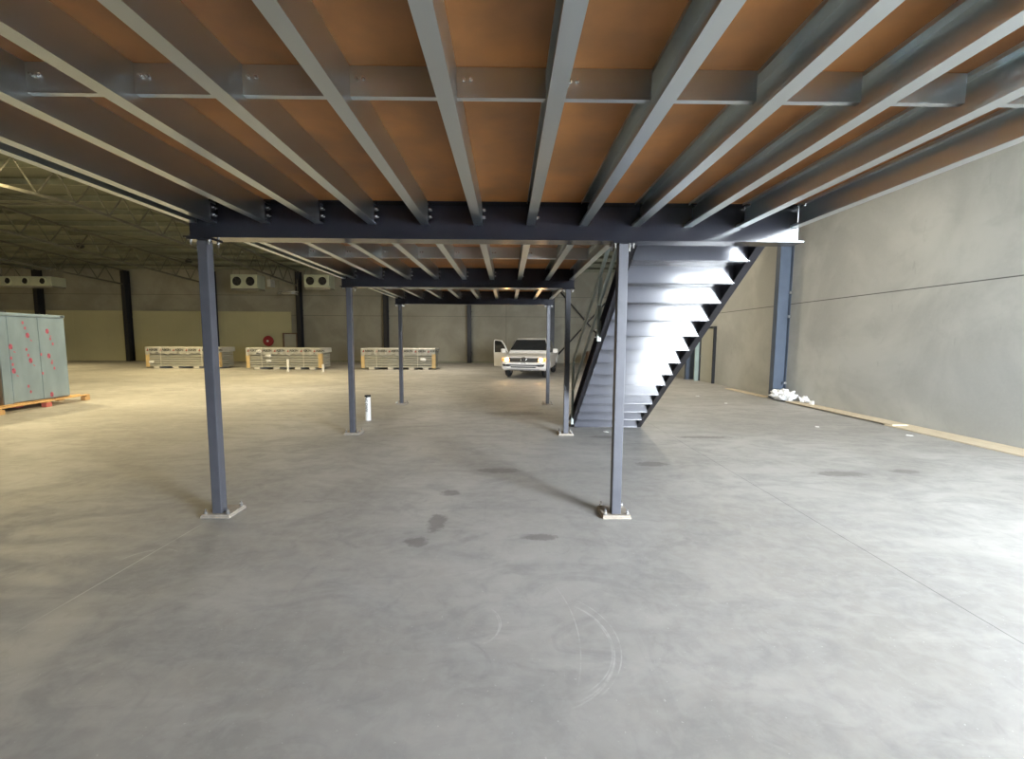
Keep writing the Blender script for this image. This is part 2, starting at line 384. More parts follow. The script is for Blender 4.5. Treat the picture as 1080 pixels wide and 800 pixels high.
for bi, y in enumerate(BY):
    if bi == 0: continue
    x0, x1 = (-2.74, 2.53) if bi < 2 else (-2.74, 1.10)
    bmr = thing('steel_beam', 'dark charcoal steel I-beam carrying the joists, ' + beam_words[bi], 'beam', (x0, y, ZU), 0, 'cross beams of the mezzanine')
    bm = new_bm(); i_section(bm, 0, x1 - x0, 0, 0, ZT - ZU - .001, .18); build('beam_section', bm, 'dark', bmr)
    xs = joist_x if bi < 2 else joist_in
    for s in (-1, 1):
        if (bi == 0 and s < 0) or (bi == 3 and s > 0): continue
        if bi == 1 and s > 0: xs2 = joist_in
        else: xs2 = xs
        for jx in xs2:
            if jx < x0 + .12 or jx > x1 - .12: continue
            if cleat_proto is None:
                bm = new_bm(); box(bm, -.004, .004, -.085, 0, .142, ZT - ZU - .03); cl = build('cleat', bm, 'dark', bmr)
                for yy in (-.07, -.035):
                    for zz in (.19, .25):
                        bm = new_bm(); hexbolt(bm, (.004, yy, zz), (1, 0, 0), .011, .014); build('cleat_bolt', bm, 'bolt', cl)
                cleat_proto = cl
            else:
                cl = cleat_proto.copy(); C.objects.link(cl); cl.parent = bmr
                for ch in cleat_proto.children:
                    c2 = ch.copy(); C.objects.link(c2); c2.parent = cl
            cl.location = (jx + .042 - x0, -.006 if s < 0 else .006, 0)
            cl.scale = (1, 1 if s < 0 else -1, 1)

def make_column():
    t = empty('steel_column')
    w = .0425
    bm = new_bm(); prism(bm, [(-w, -w), (w, -w), (w, w), (-w, w)], .032, ZU - .012, 'z'); build('shaft', bm, 'post', t, bevel=.006)
    bm = new_bm(); box(bm, -.125, .125, -.07, .18, .018, .032); bp = build('base_plate', bm, 'pack', t, bevel=.002)
    bm = new_bm(); box(bm, -.13, .13, -.075, .185, .0, .018); build('packing', bm, 'pack', t, bevel=.003)
    for sx in (-1, 1):
        for sy in (-.045, .155):
            bm = new_bm(); hexbolt(bm, (sx * .10, sy, .032), (0, 0, 1), .016, .030); build('anchor_bolt', bm, 'bolt', t)
    bm = new_bm(); box(bm, -.10, .10, -.085, .085, ZU - .012, ZU - .0005); build('cap_plate', bm, 'dark', t)
    for sx in (-1, 1):
        for sy in (-.06, .06):
            bm = new_bm(); hexbolt(bm, (sx * .078, sy, ZU - .012), (0, 0, -1), .012, .028); build('cap_bolt', bm, 'bolt', t)
    return t
proto = None
COLW = {(1, 0): 'blue-grey square steel column standing in front on the left', (1, 1): 'blue-grey square steel column standing in front of the stair treads',
        (2, 0): 'square steel column in the second row beside the white upright pipe', (2, 1): 'square steel column in the second row just left of the stair foot',
        (3, 0): 'square steel column at the far left corner of the deck, before a panel bundle', (3, 1): 'square steel column at the far end of the deck, in front of the car',
        }
for bi in (1, 2, 3):
    for k, x in enumerate((XCL, XCR)):
        if proto is None: o = proto = make_column()
        else: o = copy_tree(proto)
        o.location = (x, BY[bi] + .012, 0)
        tag(o, COLW[(bi, k)], 'column', 'square columns of the mezzanine', 'thing')

jm = {}
for bay in range(3):
    xs = joist_x if bay == 0 else joist_in
    y0 = BY[bay] + (.002 if bay == 0 else .012); L = BY[bay + 1] - .012 - y0
    for k, x in enumerate(xs):
        last = (k == len(xs) - 1); first = (k == 0)
        w = .072 if not first else .06
        key = (bay, first)
        if key not in jm:
            o = build('floor_joist', joist_bm(w, L), 'galv'); jm[key] = o
        else:
            o = jm[key].copy(); C.objects.link(o)
        o.location = (x, y0, ZJ)
        pos = 'the leftmost at the deck edge' if first else ('the rightmost at the deck edge' if last else ORD[k] + ' from the left')
        tag(o, 'galvanised C-section floor joist in the %s bay, %s' % (BAYN[bay], pos), 'joist', 'joists of the %s bay' % BAYN[bay], 'thing')
    # bridging between the joists
    yb = (1.975, 5.62, 9.1)[bay]
    br = thing('bridging_channel', 'row of short steel channels bolted between the joists of the %s bay' % BAYN[bay], 'bridging', (0, yb, 0), 0, 'bridging rows under the deck')
    zb = 2.650 if bay == 0 else 2.635
    for k in range(len(xs) - 1):
        a = xs[k] + .037; b = xs[k + 1] - (.037 if k + 1 < len(xs) else 0)
        bm = new_bm(); prism(bm, [(0, zb), (.028, zb), (.028, zb + .003), (.003, zb + .003), (.003, ZT - .004), (.028, ZT - .004), (.028, ZT - .001), (0, ZT - .001)], a, b, 'x')
        sgm = build('channel', bm, 'truss' if 0 else 'galv', br)
        for q in (a + .03, a + .06):
            bm = new_bm(); hexbolt(bm, (q, 0, zb + .07), (0, -1, 0), .009, .010); build('channel_bolt', bm, 'bolt', sgm)
    # deck boards, laid across the joists
    bx0, bx1 = (-2.74, 2.53) if bay == 0 else (-2.74, 1.095)
    nq = 6 if bay == 0 else 4
    ys = [BY[bay] + (BY[bay + 1] - BY[bay]) * q / nq for q in range(nq + 1)]
    for q in range(nq):
        bm = new_bm(); box(bm, bx0, bx1, ys[q], ys[q + 1], ZT, ZT + .022)
        o = build('deck_board', bm, 'board')
        tag(o, 'orange-brown particleboard deck sheet over the %s bay, %s from its near end' % (BAYN[bay], ORD[q]), 'floor board', 'deck sheets of the mezzanine', 'thing')

# ------------------------------------------------------------------ staircase
st = thing('steel_staircase', 'open-sided steel staircase with closed risers climbing to the mezzanine beside the front right column', 'staircase', (1.25, 8.0, 0))
SX0, SX1 = 0.0, 1.165      # inner faces
NR, GO, RI = 15, .2705, .1848
def sy(k): return -.018 - GO * k
for s, xx in ((0, SX0 - .0), (1, SX1)):
    # channel stringer: web plate with flanges, cut level at the floor and plumb at the top
    sl = RI / GO; y_top = 4.00 - 8.0; yb = .05
    def low(y): return max(0, (yb - y) * sl)
    depth = .24
    x0, x1 = (xx - .012, xx) if s == 0 else (xx, xx + .012)
    pts = [(yb, 0), (yb + depth / sl * .75, 0), (yb + .30, .06), (y_top, (yb - y_top) * sl + .20), (y_top, (yb - y_top) * sl - .02)]
    bm = new_bm(); prism(bm, pts, x0, x1, 'x')
    # lower and upper flange, turned outward
    fx0, fx1 = (xx - .068, xx) if s == 0 else (xx, xx + .092)
    a = (yb, 0); b = (y_top, (yb - y_top) * sl)
    prism(bm, [a, (a[0] + .017, 0), (b[0], b[1] + .010), (b[0], b[1] - .004)], fx0, fx1, 'x')
    a2 = (yb + .30, .06); b2 = (y_top, (yb - y_top) * sl + .20)
    prism(bm, [(a2[0], a2[1] - .012), a2, b2, (b2[0], b2[1] - .012)], fx0, fx1, 'x')
    build('stringer', bm, 'stringer', st)
    for k in (1, 6, 10, 13):
        pass
for k in range(14):
    y = sy(k); z0 = .012 + RI * k; z1 = z0 + RI
    bm = new_bm(); t = .004
    # riser plate with a small return at its foot, tread plate toward the deck, toe return under the next riser
    prism(bm, [(y - .04, z0), (y + t, z0), (y + t, z1 - t - .004), (y + .03, z1 - t - .004), (y + .03, z1 - .004), (y, z1 - .004), (y, z0 + .006), (y - .04, z0 + .006)], SX0 + .001, SX1 - .001, 'x')
    prism(bm, [(y + .001, z1 - .0035), (y + .001, z1), (y - GO + .001, z1), (y - GO + .001, z1 - .0035)], SX0 + .001, SX1 - .001, 'x')
    tr = build('tread', bm, 'stairpan', st)
    if k >= 8:
        bm = new_bm()
        for i in range(38): 
            xx = SX0 + .05 + i * .03; cyl(bm, (xx, y - GO + .05, z1 - .006), (xx, y - GO + .05, z1 - .0034), .007, 8)
        build('grip_hole', bm, 'black', tr)
# last riser and landing plate
bm = new_bm(); y = sy(14); z0 = .012 + RI * 14
prism(bm, [(y, z0), (y + .022, z0), (y + .022, z0 + .004), (y + .004, z0 + .004), (y + .004, ZT + .02), (y, ZT + .02)], SX0, SX1, 'x'); build('riser', bm, 'stairpan', st)
bm = new_bm(); box(bm, SX0, SX1, 4.0 - 8.0, y + .03, ZT + .02, ZT + .026); build('landing_plate', bm, 'stairpan', st)
# handrail on the outer left side
bm = new_bm()
hx = -.075
bar(bm, (hx, -.22, .10), (hx, -.22, 1.27), .045, .045)
build('handrail_post', bm, 'rail', st, bevel=.004)
bm = new_bm(); bar(bm, (hx, -2.35, 1.60), (hx, -2.35, 2.42), .055, .05); build('handrail_post', bm, 'rail', st, bevel=.008)
bm = new_bm(); cyl(bm, (hx, -.22, 1.25), (hx, -3.85, 3.28), .024, 12); build('rail', bm, 'rail', st, smooth=True)
bm = new_bm(); cyl(bm, (hx, -.22, .72), (hx, -3.85, 3.02), .024, 12); build('rail', bm, 'rail', st, smooth=True)
for yy, zz in ((-.22, .17), (-.22, .28), (-2.35, 1.66), (-2.35, 1.76)):
    bm = new_bm(); hexbolt(bm, (hx - .02, yy, zz), (-1, 0, 0), .014, .02); build('post_bolt', bm, 'bolt', st)
# base angles with a visible bright edge
bm = new_bm(); bar(bm, (hx + .0, -.12, 1.40 - 1.32), (hx, -.12, .40), .02, .02); build('base_lug', bm, 'bolt', st)

# ------------------------------------------------------------------ building columns, bracing, trusses
def ub(bm, d, bf, z0, z1, tf=.014, tw=.010, along='y'):
    """plan I shape: web along 'y' or 'x', centred at origin"""
    a, h = d / 2, bf / 2; w = tw / 2
    pts = [(-h, -a), (h, -a), (h, -a + tf), (w, -a + tf), (w, a - tf), (h, a - tf), (h, a), (-h, a), (-h, a - tf), (-w, a - tf), (-w, -a + tf), (-h, -a + tf)]
    if along == 'x': pts = [(y, x) for x, y in pts]
    prism(bm, pts, z0, z1, 'z')
colx = [-31.6, -25.75, -19.95, -14.15, -8.3, -2.63, 3.05]
where = ['behind the film-wrapped cabinet', 'between the cabinet and the left panel bundle', 'behind the left panel bundle', 'beside the small framed hatch', 'behind the third panel bundle', 'alone left of the car', 'just behind the car']
for k, x in enumerate(colx):
    t = thing('wall_column', 'black steel H-column against the back wall, ' + where[k], 'column', (x, YB - .38, 0), 0, 'black columns on the back wall')
    bm = new_bm(); ub(bm, .46, .26, .015, chord_z(YB - .4) + TR_D + .02); build('section', bm, 'ubblack', t)
    bm = new_bm(); box(bm, -.17, .17, -.26, .22, 0, .015); build('base_plate', bm, 'ubblack', t)
    for z in (3.0, 3.5, .7):
        bm = new_bm(); cyl(bm, (.13, .15, z), (.19, .15, z), .03, 8); build('fixing', bm, 'bolt', t)
for k, y in enumerate((12.25, 18.25)):
    t = thing('wall_column', ('blue steel H-column on the right wall above the crumpled plastic', 'blue steel H-column on the right wall beyond the cream door')[k], 'column', (XW - .19, y, 0), 0, 'blue columns on the right wall')
    bm = new_bm(); ub(bm, .36, .19, .015, roof_z(y) - .28, along='x'); build('section', bm, 'ubblue', t)
    bm = new_bm(); box(bm, -.20, .17, -.13, .13, 0, .015); build('base_plate', bm, 'ubblue', t)
    for z in (.45, 2.3, 2.95, 4.3):
        bm = new_bm(); box(bm, .09, .17, -.17, -.096, z - .035, z + .035); cyl(bm, (.12, -.17, z), (.12, -.21, z), .02, 8)
        build('fixing', bm, 'bolt', t)
# X bracing in the last bay of the back wall
for k, (za, zb) in enumerate(((.25, 5.3), (5.3, .25))):
    bm = new_bm(); cyl(bm, (3.2, YB - .22 - .11 * k, za), (XW - .1, YB - .22 - .11 * k, zb), .045, 8)
    tag(build('brace_rod', bm, 'ubblack', smooth=True), 'black diagonal brace on the back wall right of the car, %s toward the right' % ('rising' if k == 0 else 'falling'), 'brace', 'crossed wall braces', 'thing')

# trusses
ty0, ty1 = 4.0, YB - .62
def truss(x, label):
    t = thing('roof_truss', label, 'roof truss', (x, 0, 0), 0, 'roof trusses')
    for nm, dz, sz in (('bottom_chord', 0, .09), ('top_chord', TR_D, .09)):
        bm = new_bm()
        for a, b in ((ty0, 15.0), (15.0, ty1)): bar(bm, (0, a, chord_z(a) + dz), (0, b, chord_z(b) + dz), .08, sz)
        build(nm, bm, 'truss', t)
    y = ty0 + .1; k = 0
    while y < ty1 - .6:
        a = (0, y, chord_z(y) + .02); b = (0, y + .6, chord_z(y + .6) + TR_D - .02)
        if k % 2: a = (0, y, chord_z(y) + TR_D - .02); b = (0, y + .6, chord_z(y + .6) + .02)
        bm = new_bm(); bar(bm, a, b, .035, .035); build('web_member', bm, 'truss', t); y += .6; k += 1
    return t
t0 = truss(colx[3], 'steel lattice roof truss in line with the column beside the hatch, nearest and brightest lit')
for k, w in ((2, 'steel lattice roof truss ending at the column behind the left panel bundle'), (1, 'steel lattice roof truss ending at the column left of the left panel bundle'),
             (0, 'steel lattice roof truss over the film-wrapped cabinet'), (6, 'steel lattice roof truss over the car, glimpsed above the stair rail')):
    c = copy_tree(t0); c.location.x = colx[k]; c['label'] = w
# sway braces between the nearest truss and the next one
for k, yy in enumerate((15.0, 20.0, 25.0)):
    bm = new_bm(); bar(bm, (colx[2] + .04, yy, chord_z(yy) + .03), (colx[3] - .04, yy, chord_z(yy) + .03), .05, .05)
    bar(bm, (colx[2] + .05, yy, chord_z(yy) + TR_D - .05), (colx[3] - .9, yy, chord_z(yy) + .05), .035, .035)
    tag(build('truss_brace', bm, 'truss'), 'thin steel brace between two roof trusses, %s from the ridge' % ORD[k], 'brace', 'braces between the trusses', 'thing')

# ------------------------------------------------------------------ lamps
def flood(x, y, z, label, on=True, e=0, rz=0):
    t = thing('flood_light', label, 'lamp', (x, y, z), rz, 'high bay flood lights')
    bm = new_bm(); cyl(bm, (0, 0, .02), (0, 0, .16), .20, 20, .10); build('lamp_housing', bm, 'ubblack', t)
    bm = new_bm(); cyl(bm, (0, 0, -.07), (0, 0, .022), .13, 20, .19); build('lamp_lens', bm, 'lampon' if on else 'black', t)
    bm = new_bm(); cyl(bm, (0, 0, .16), (0, 0, roof_z(y) - .10 - z), .012, 8); build('lamp_stem', bm, 'bolt', t)
    return t
LAMPS = [(-13.76, 12.05, 6.04, 'glaring lit flood light under the nearest roof truss at the upper left edge')]
for x, y, z, l in LAMPS: flood(x, y, z, l)
flood(-20.9, 22.0, 6.0, 'small unlit lamp hanging between trusses above the left panel bundle', False)
flood(-18.5, 26.0, 6.6 - .60, 'small unlit lamp hanging near the back wall left of the double fan unit', False)

# ------------------------------------------------------------------ evaporators
def evaporator(x, y, z, w, h, d, label, fans=2):
    t = thing('fan_unit', label, 'fan unit', (x, y, z), 0, 'hanging fan units')
    bm = new_bm(); box(bm, 0, w, 0, d, 0, h); build('casing', bm, 'evap', t, bevel=.02)
    for k in range(fans):
        cx = w * (k + .5) / fans
        bm = new_bm(); cyl(bm, (cx, -.012, h / 2), (cx, -.002, h / 2), h * .36, 24); fo = build('fan_opening', bm, 'fan', t)
        bm = new_bm(); torus(bm, (cx, -.03, h / 2), h * .37, .035, 'y'); build('fan_ring', bm, 'evap', fo, smooth=True)
        bm = new_bm()
        for q in range(4):
            a = q * math.pi / 2 + .4; bar(bm, (cx, -.03, h / 2), (cx + math.cos(a) * h * .33, -.03, h / 2 + math.sin(a) * h * .33), .09, .006, (0, 1, 0))
        build('fan_blade', bm, 'cardark', fo)
    zt = roof_z(y) - .25 - z
    for xx in (.08, w - .08):
        for yy in (.1, d - .1):
            bm = new_bm(); cyl(bm, (xx, yy, h), (xx, yy, zt), .012, 6); build('hanger_rod', bm, 'bolt', t)
    bm = new_bm(); box(bm, .03, w + .0, .05, d - .05, -.10, -.0); build('drip_tray', bm, 'bolt', t)
    return t
evaporator(-16.78, 27.0, 4.62, 1.6, .82, .9, 'pale green fan unit with two black fans hanging left of the column by the hatch')
evaporator(-12.35, 27.0, 4.70, 1.5, .76, .9, 'pale green fan unit with two black fans partly behind the deck edge')
evaporator(-30.6, 27.0, 4.68, 3.1, .55, .9, 'long pale fan unit hanging above the film-wrapped cabinet', 3)
t = thing('pipe_rack', 'small hanging rack of silvery pipes right of the left fan unit', 'pipe rack', (-14.08, 27.2, 4.33))
bm = new_bm()
for q in range(4): cyl(bm, (0, q * .12, .02 + (q % 2) * .12), (1.1, q * .12, .02 + (q % 2) * .12), .035, 8)
build('pipe', bm, 'bolt', t, smooth=True)
bm = new_bm()
for xx in (.1, 1.0): box(bm, xx, xx + .04, -.06, .44, -.05, -.015); cyl(bm, (xx + .02, -.04, -.02), (xx + .02, -.04, .9), .01, 6); cyl(bm, (xx + .02, .42, -.02), (xx + .02, .42, .9), .01, 6)
build('rack_frame', bm, 'bolt', t)
t = thing('duct_box', 'small grey box hanging just right of the left fan unit', 'duct box', (-14.75, 27.3, 4.75))
bm = new_bm(); box(bm, 0, .22, 0, .5, 0, .45); build('casing', bm, 'wrap', t, bevel=.02)
bm = new_bm(); cyl(bm, (.11, .25, .45), (.11, .25, 1.6), .012, 6); build('hanger_rod', bm, 'bolt', t)

# ------------------------------------------------------------------ hose reel and framed hatch on the back wall
t = thing('hose_reel', 'round red fire hose reel on the back wall above the middle panel bundle', 'hose reel', (-16.35, YB - .16, 1.42))
bm = new_bm(); torus(bm, (0, -.22, 0), .27, .09, 'y', 28, 10); build('hose', bm, 'red', t, smooth=True)
bm = new_bm(); cyl(bm, (0, -.30, 0), (0, -.14, 0), .22, 24); build('drum', bm, 'red', t)
bm = new_bm(); cyl(bm, (0, -.34, 0), (0, -.29, 0), .07, 16); build('hub', bm, 'white', t)
bm = new_bm(); box(bm, -.04, .04, -.22, .04, -.05, .05); build('bracket', bm, 'ubblack', t)
t = thing('wall_hatch', 'cream hatch in a dark frame beside the red hose reel', 'hatch', (-15.38, YB - .32, 0))
bm = new_bm(); box(bm, 0, .10, -.06, .19, 0, 1.98); box(bm, .92, 1.0, -.06, .19, 0, 1.98); box(bm, .10, .92, -.06, .19, 1.90, 1.98); build('frame', bm, 'cardboard', t)
bm = new_bm(); box(bm, .10, .92, 0, .05, .01, 1.90); build('leaf', bm, 'cream', t)

# ------------------------------------------------------------------ bundles of wall panels
def make_bundle():
    t = empty('panel_bundle'); W, D = 3.85, 1.25
    sk = [(.35, .65), (1.35, 1.65), (2.45, 2.75), (3.2, 3.5)]
    for a, b in sk:
        bm = new_bm(); box(bm, a, b, 0.0, D, 0, .11); build('foam_skid', bm, 'foam', t, bevel=.01)
    for k in range(7):
        bm = new_bm(); z = .11 + k * .125
        box(bm, .05, W - .05, .02, D - .02, z, z + .098); build('panel', bm, 'panel', t, bevel=.012)
    zt = .11 + 7 * .125
    bm = new_bm()   # loose plastic cover over the top, hanging ragged at the front
    n = 40; top = zt + .14
    prev = None
    outer = []
    for i in range(n + 1):
        x = -.02 + (W + .04) * i / n
        low = zt - .20 - .05 * math.sin(i * 1.7) - .04 * math.sin(i * .6 + 1)
        yo = -.03 - .012 * math.sin(i * 2.1)
        col = [bm.verts.new(p) for p in ((x, yo, low), (x, yo, top - .03), (x, yo + .03, top), (x, D + .02, top), (x, D + .03, low + .05))]
        if prev:
            for q in range(4): bm.faces.new((prev[q], col[q], col[q + 1], prev[q + 1]))
        outer.append(col); prev = col
    for e_, s in ((outer[0], 1), (outer[-1], -1)):
        bm.faces.new(e_ if s > 0 else e_[::-1])
    wr = build('wrap', bm, 'wrap', t); md = wr.modifiers.new('thick', 'SOLIDIFY'); md.thickness = .006
    for i in range(6):
        x = .12 + i * .68
        if i > 0 or True:
            text('print', 'ASKIN', .16, 'ink', wr, (x + .30, -.052, zt - .01), (math.pi / 2, 0, 0), bold=.004)
            bm = new_bm(); prism(bm, [(x - .06, zt - .07), (x + .04, zt - .07), (x + .03, zt + .06)], -.054, -.048, 'y'); build('print_mark', bm, 'inkred', wr)
    for a, b in ((-.02, .16), (W - .16, W + .02)):
        bm = new_bm(); box(bm, a, b, -.025, .0, .08, zt - .12); box(bm, a if a < 0 else b - .02, (a + .02) if a < 0 else b, -.02, .16, .08, zt - .12); build('corner_guard', bm, 'corner', t)
    for x in (.80, 2.95):
        bm = new_bm(); box(bm, x - .018, x + .018, -.062, -.054, .10, top + .003); box(bm, x - .018, x + .018, -.06, D + .04, top, top + .006); box(bm, x - .018, x + .018, D + .034, D + .04, .11, top); build('strap', bm, 'foam', t)
    return t
bp = make_bundle()
BL = [(-18.98, 23.15, 'long bundle of grey panels under printed white wrap, partly behind the front left column', -.01),
      (-13.50, 22.75, 'long bundle of grey panels under printed white wrap, below the red hose reel', -.0),
      (-7.66, 23.0, 'long bundle of grey panels under printed white wrap, behind the far left deck column', .0)]
bundles = []
for k, (x, y, l, rz) in enumerate(BL):
    o = bp if k == 0 else copy_tree(bp)
    o.location = (x, y, 0); o.rotation_euler.z = rz; bundles.append(o)
    tag(o, l, 'panel bundle', 'bundles of wall panels', 'thing')
# torn plastic tufts on the bundles
for k, (x, y, z) in enumerate(((-18.6, 23.02, .35), (-12.8, 22.66, .95), (-12.3, 22.66, .70), (-12.3, 22.66, .45), (-4.4, 22.9, .55))):
    bm = new_bm(); bmesh.ops.create_icosphere(bm, subdivisions=2, radius=.09)
    for v in bm.verts: v.co = Vector((v.co.x * 1.7, v.co.y * .5, v.co.z * .8)) * (1 + random.uniform(-.35, .35))
    pb = bundles[(0, 1, 1, 1, 2)[k]]
    o = build('torn_plastic', bm, 'bag', pb, loc=(x - pb.location.x, y - .03 - pb.location.y, z))

# ------------------------------------------------------------------ upright pipes
def pipe(x, y, h, r, label, cap):
    t = thing('floor_pipe', label, 'pipe', (x, y, 0), 0, 'white pipes standing up from the floor')
    bm = new_bm(); cyl(bm, (0, 0, 0), (0, 0, h), r, 20); build('tube', bm, 'white', t)
    if cap:
        bm = new_bm(); cyl(bm, (0, 0, h), (0, 0, h + .035), r * 1.06, 20); build('cap', bm, 'black', t)
        text('print', 'PVC DWV', .07, 'ink', t, (-.015, -r - .001, h * .72), (math.pi / 2, math.pi / 2, 0), bold=.001)
    return t
pipe(-2.77, 8.62, .47, .056, 'thick white pipe with black cap standing beside a second-row column', True)
pipe(-10.57, 21.1, .60, .05, 'thin white pipe stub in front of the middle panel bundle', False)
pipe(-8.93, 21.2, .37, .05, 'short white pipe stub off the right end of the middle bundle', False)

# ------------------------------------------------------------------ film-wrapped cabinet on a pallet
PZ = .145
t = thing('timber_pallet', 'wooden pallet with red blocks under the film-wrapped cabinet', 'pallet', (-10.44, 8.95, 0), math.radians(9.5))
Lp, Wp = 2.45, 1.35
for k in range(7):
    bm = new_bm(); x = -Wp + k * (Wp - .1) / 6; box(bm, x, x + .1, 0, Lp, PZ - .022, PZ); build('deck_slat', bm, 'timber', t, bevel=.003)
for y in (0, Lp / 2 - .05, Lp - .1):
    bm = new_bm(); box(bm, -Wp, 0, y, y + .1, PZ - .045, PZ - .022); build('cross_slat', bm, 'timber', t, bevel=.003)
for y in (0, Lp / 2 - .08, Lp - .16):
    for x in (-.1, -Wp / 2, -Wp):
        bm = new_bm(); box(bm, x, x + .1, y, y + .16, 0, PZ - .045); build('block', bm, 'redtimber' if .5 < y < 2 else 'timber', t, bevel=.003)
cb = thing('steel_cabinet', 'tall two-door steel cabinet in blue protective film with red prints', 'cabinet', (-10.83, 9.44, PZ + .004), math.radians(3.5))
CW, CD, CH = 1.50, .92, 1.99     # along y, along -x, height
bm = new_bm(); box(bm, -CD, -.03, 0, CW, 0, CH - .07); build('body', bm, 'film_side', cb, bevel=.004)
bm = new_bm(); box(bm, -.029, .0, .19, .845, .02, CH - .075); d1 = build('door', bm, 'film', cb, bevel=.006)
bm = new_bm(); box(bm, -.029, .0, .853, CW, .02, CH - .075); d2 = build('door', bm, 'film', cb, bevel=.006)
bm = new_bm(); box(bm, -.029, -.004, 0, .184, .0, CH - .075); build('side_panel', bm, 'film', cb, bevel=.004)
bm = new_bm(); box(bm, -CD - .01, .015, -.01, CW + .01, CH - .07, CH); build('top_panel', bm, 'film', cb, bevel=.006)
bm = new_bm(); box(bm, -.02, .02, CW - .10, CW - .02, CH - .05, CH - .015); build('corner_cap', bm, 'black', cb)
bm = new_bm(); box(bm, -.5, .0, -.0, .2, CH, CH + .035); build('top_cover', bm, 'cardark', cb)
def prints(parent, pts):
    bm = new_bm(); bd = new_bm()
    for y, z, big in pts:
        r = .045 if big else .026
        def ov(b_, yy, zz, rr, x0, sc=1.35):
            vs = [b_.verts.new((x0, yy + rr * math.cos(a) * .9, zz + rr * sc * math.sin(a))) for a in [2 * math.pi * i / 14 for i in range(14)]]
            vt = [b_.verts.new((x0 + .0008, v.co.y, v.co.z)) for v in vs]
            b_.faces.new(vt)
            for i in range(14): b_.faces.new((vs[i], vs[(i + 1) % 14], vt[(i + 1) % 14], vt[i]))
        ov(bm, y, z, r, .0006)
        if big:
            ov(bd, y - .018, z + .03, .016, .0016); ov(bd, y + .02, z - .035, .016, .0016); ov(bd, y, z, .012, .0016, .6)
            bar(bm, (.001, y + .05, z - .10), (.001, y + .09, z - .13), .001, .018)
    build('film_print', bm, 'filmprint', parent); build('film_print_detail', bd, 'filmprint_dark', parent)
# positions measured along the doors: (along, height, big)
prints(d1, [(.60, 1.50, 1), (.52, 1.78, 0), (.56, 1.66, 0), (.62, .93, 1), (.55, 1.18, 0), (.58, 1.05, 0), (.52, .35, 0), (.56, .22, 0), (.22, 1.25, 1), (.24, .72, 1), (.21, 1.0, 0), (.23, .86, 0)])
prints(d2, [(1.06, 1.60, 1), (1.12, 1.42, 0), (1.17, 1.30, 0), (1.05, 1.02, 1), (1.11, .85, 0), (1.16, .72, 0), (1.04, .10, 1), (.87, 1.06, 0), (.87, .62, 0)])
bm = new_bm()
box(bm, .0, .022, .80, .83, 1.0, 1.25); box(bm, 0, .022, .87, .90, 1.0, 1.25)

bm.free()

# ------------------------------------------------------------------ planks, plastic, scraps along the right wall
pl = [(7.33, 7.62, 4.4, 8.3, 0, .022, 'long flat tan board beside the right wall, nearest to us'),
      (7.36, 7.66, 8.15, 11.4, .022, .044, 'long flat tan board beside the right wall, just before the crumpled plastic'),
      (7.36, 7.60, 12.40, 14.6, 0, .022, 'pale flat board beside the right wall beyond the crumpled plastic'),
      (7.64, 7.84, 4.4, 11.3, 0, .020, 'thin pale board pushed against the foot of the right wall')]
for a, b, c, d, z0, z1, l in pl:
    bm = new_bm(); box(bm, a, b, c, d, z0, z1)
    tag(build('plank', bm, 'plank', bevel=.003), l, 'board', 'boards along the right wall', 'thing')
bm = new_bm(); bmesh.ops.create_icosphere(bm, subdivisions=5, radius=1)
import mathutils.noise as mn
for v in bm.verts:
    p = v.co.copy(); nz = mn.noise(p * 2.2) * .35 + mn.noise(p * 5) * .16 + mn.noise(p * 11) * .05
    r = 1 + nz; v.co = Vector((p.x * .24 * r, p.y * .38 * r, max(0, (p.z * .5 + .35)) * .30 * r))
o = build('plastic_sheet', bm, 'bag', loc=(7.50, 11.70, .044)); o['kind'] = 'thing'
tag(o, 'crumpled clear plastic sheet heaped at the foot of the blue wall column', 'plastic sheet')
bm = new_bm(); bmesh.ops.create_icosphere(bm, subdivisions=3, radius=1)
for v in bm.verts:
    p = v.co.copy(); r = 1 + mn.noise(p * 3) * .7; v.co = Vector((p.x * .08 * r, p.y * .12 * r, max(0, p.z * .6 + .4) * .14 * r))
tag(build('plastic_scrap', bm, 'bag', loc=(7.66, 11.1, .044)), 'small white scrap of plastic right of the heaped plastic sheet', 'plastic scrap', None, 'thing')
bm = new_bm(); box(bm, -.04, .04, -.04, .04, 0, .09)
tag(build('foam_block', bm, 'foam', loc=(7.62, 10.75, .045), bevel=.008, rz=.4), 'tiny white foam block on the boards by the right wall', 'foam block', None, 'thing')
SC = [(5.58, 12.65, 'white paper scrap on the floor beyond the stair, farthest back'), (5.69, 11.2, 'white paper scrap on the floor left of the heaped plastic'), (5.90, 8.13, 'white paper scrap on the open floor at right centre'), (7.0, 7.4, 'white paper scrap close to the boards at right'), (1.75, 7.6, 'white paper scrap at the foot of the staircase')]
for x, y, l in SC:
    bm = new_bm(); pts = [(-.05, -.02), (.03, -.04), (.06, .01), (.01, .035), (-.04, .03)]
    prism(bm, pts, 0, .006, 'z')
    for v in bm.verts: v.co.z += .02 * abs(v.co.x) * 8 * .1
    tag(build('paper_scrap', bm, 'white', loc=(x, y, .0), rz=random.uniform(0, 3)), l, 'paper scrap', 'paper scraps on the floor', 'thing')
bm = new_bm(); cyl(bm, (7.2, 18.9, 0.0), (7.62, 19.1, 1.9), .02, 8)
tag(build('leaning_pipe', bm, 'white'), 'thin white pipe leaning by the far blue wall column', 'pipe', None, 'thing')
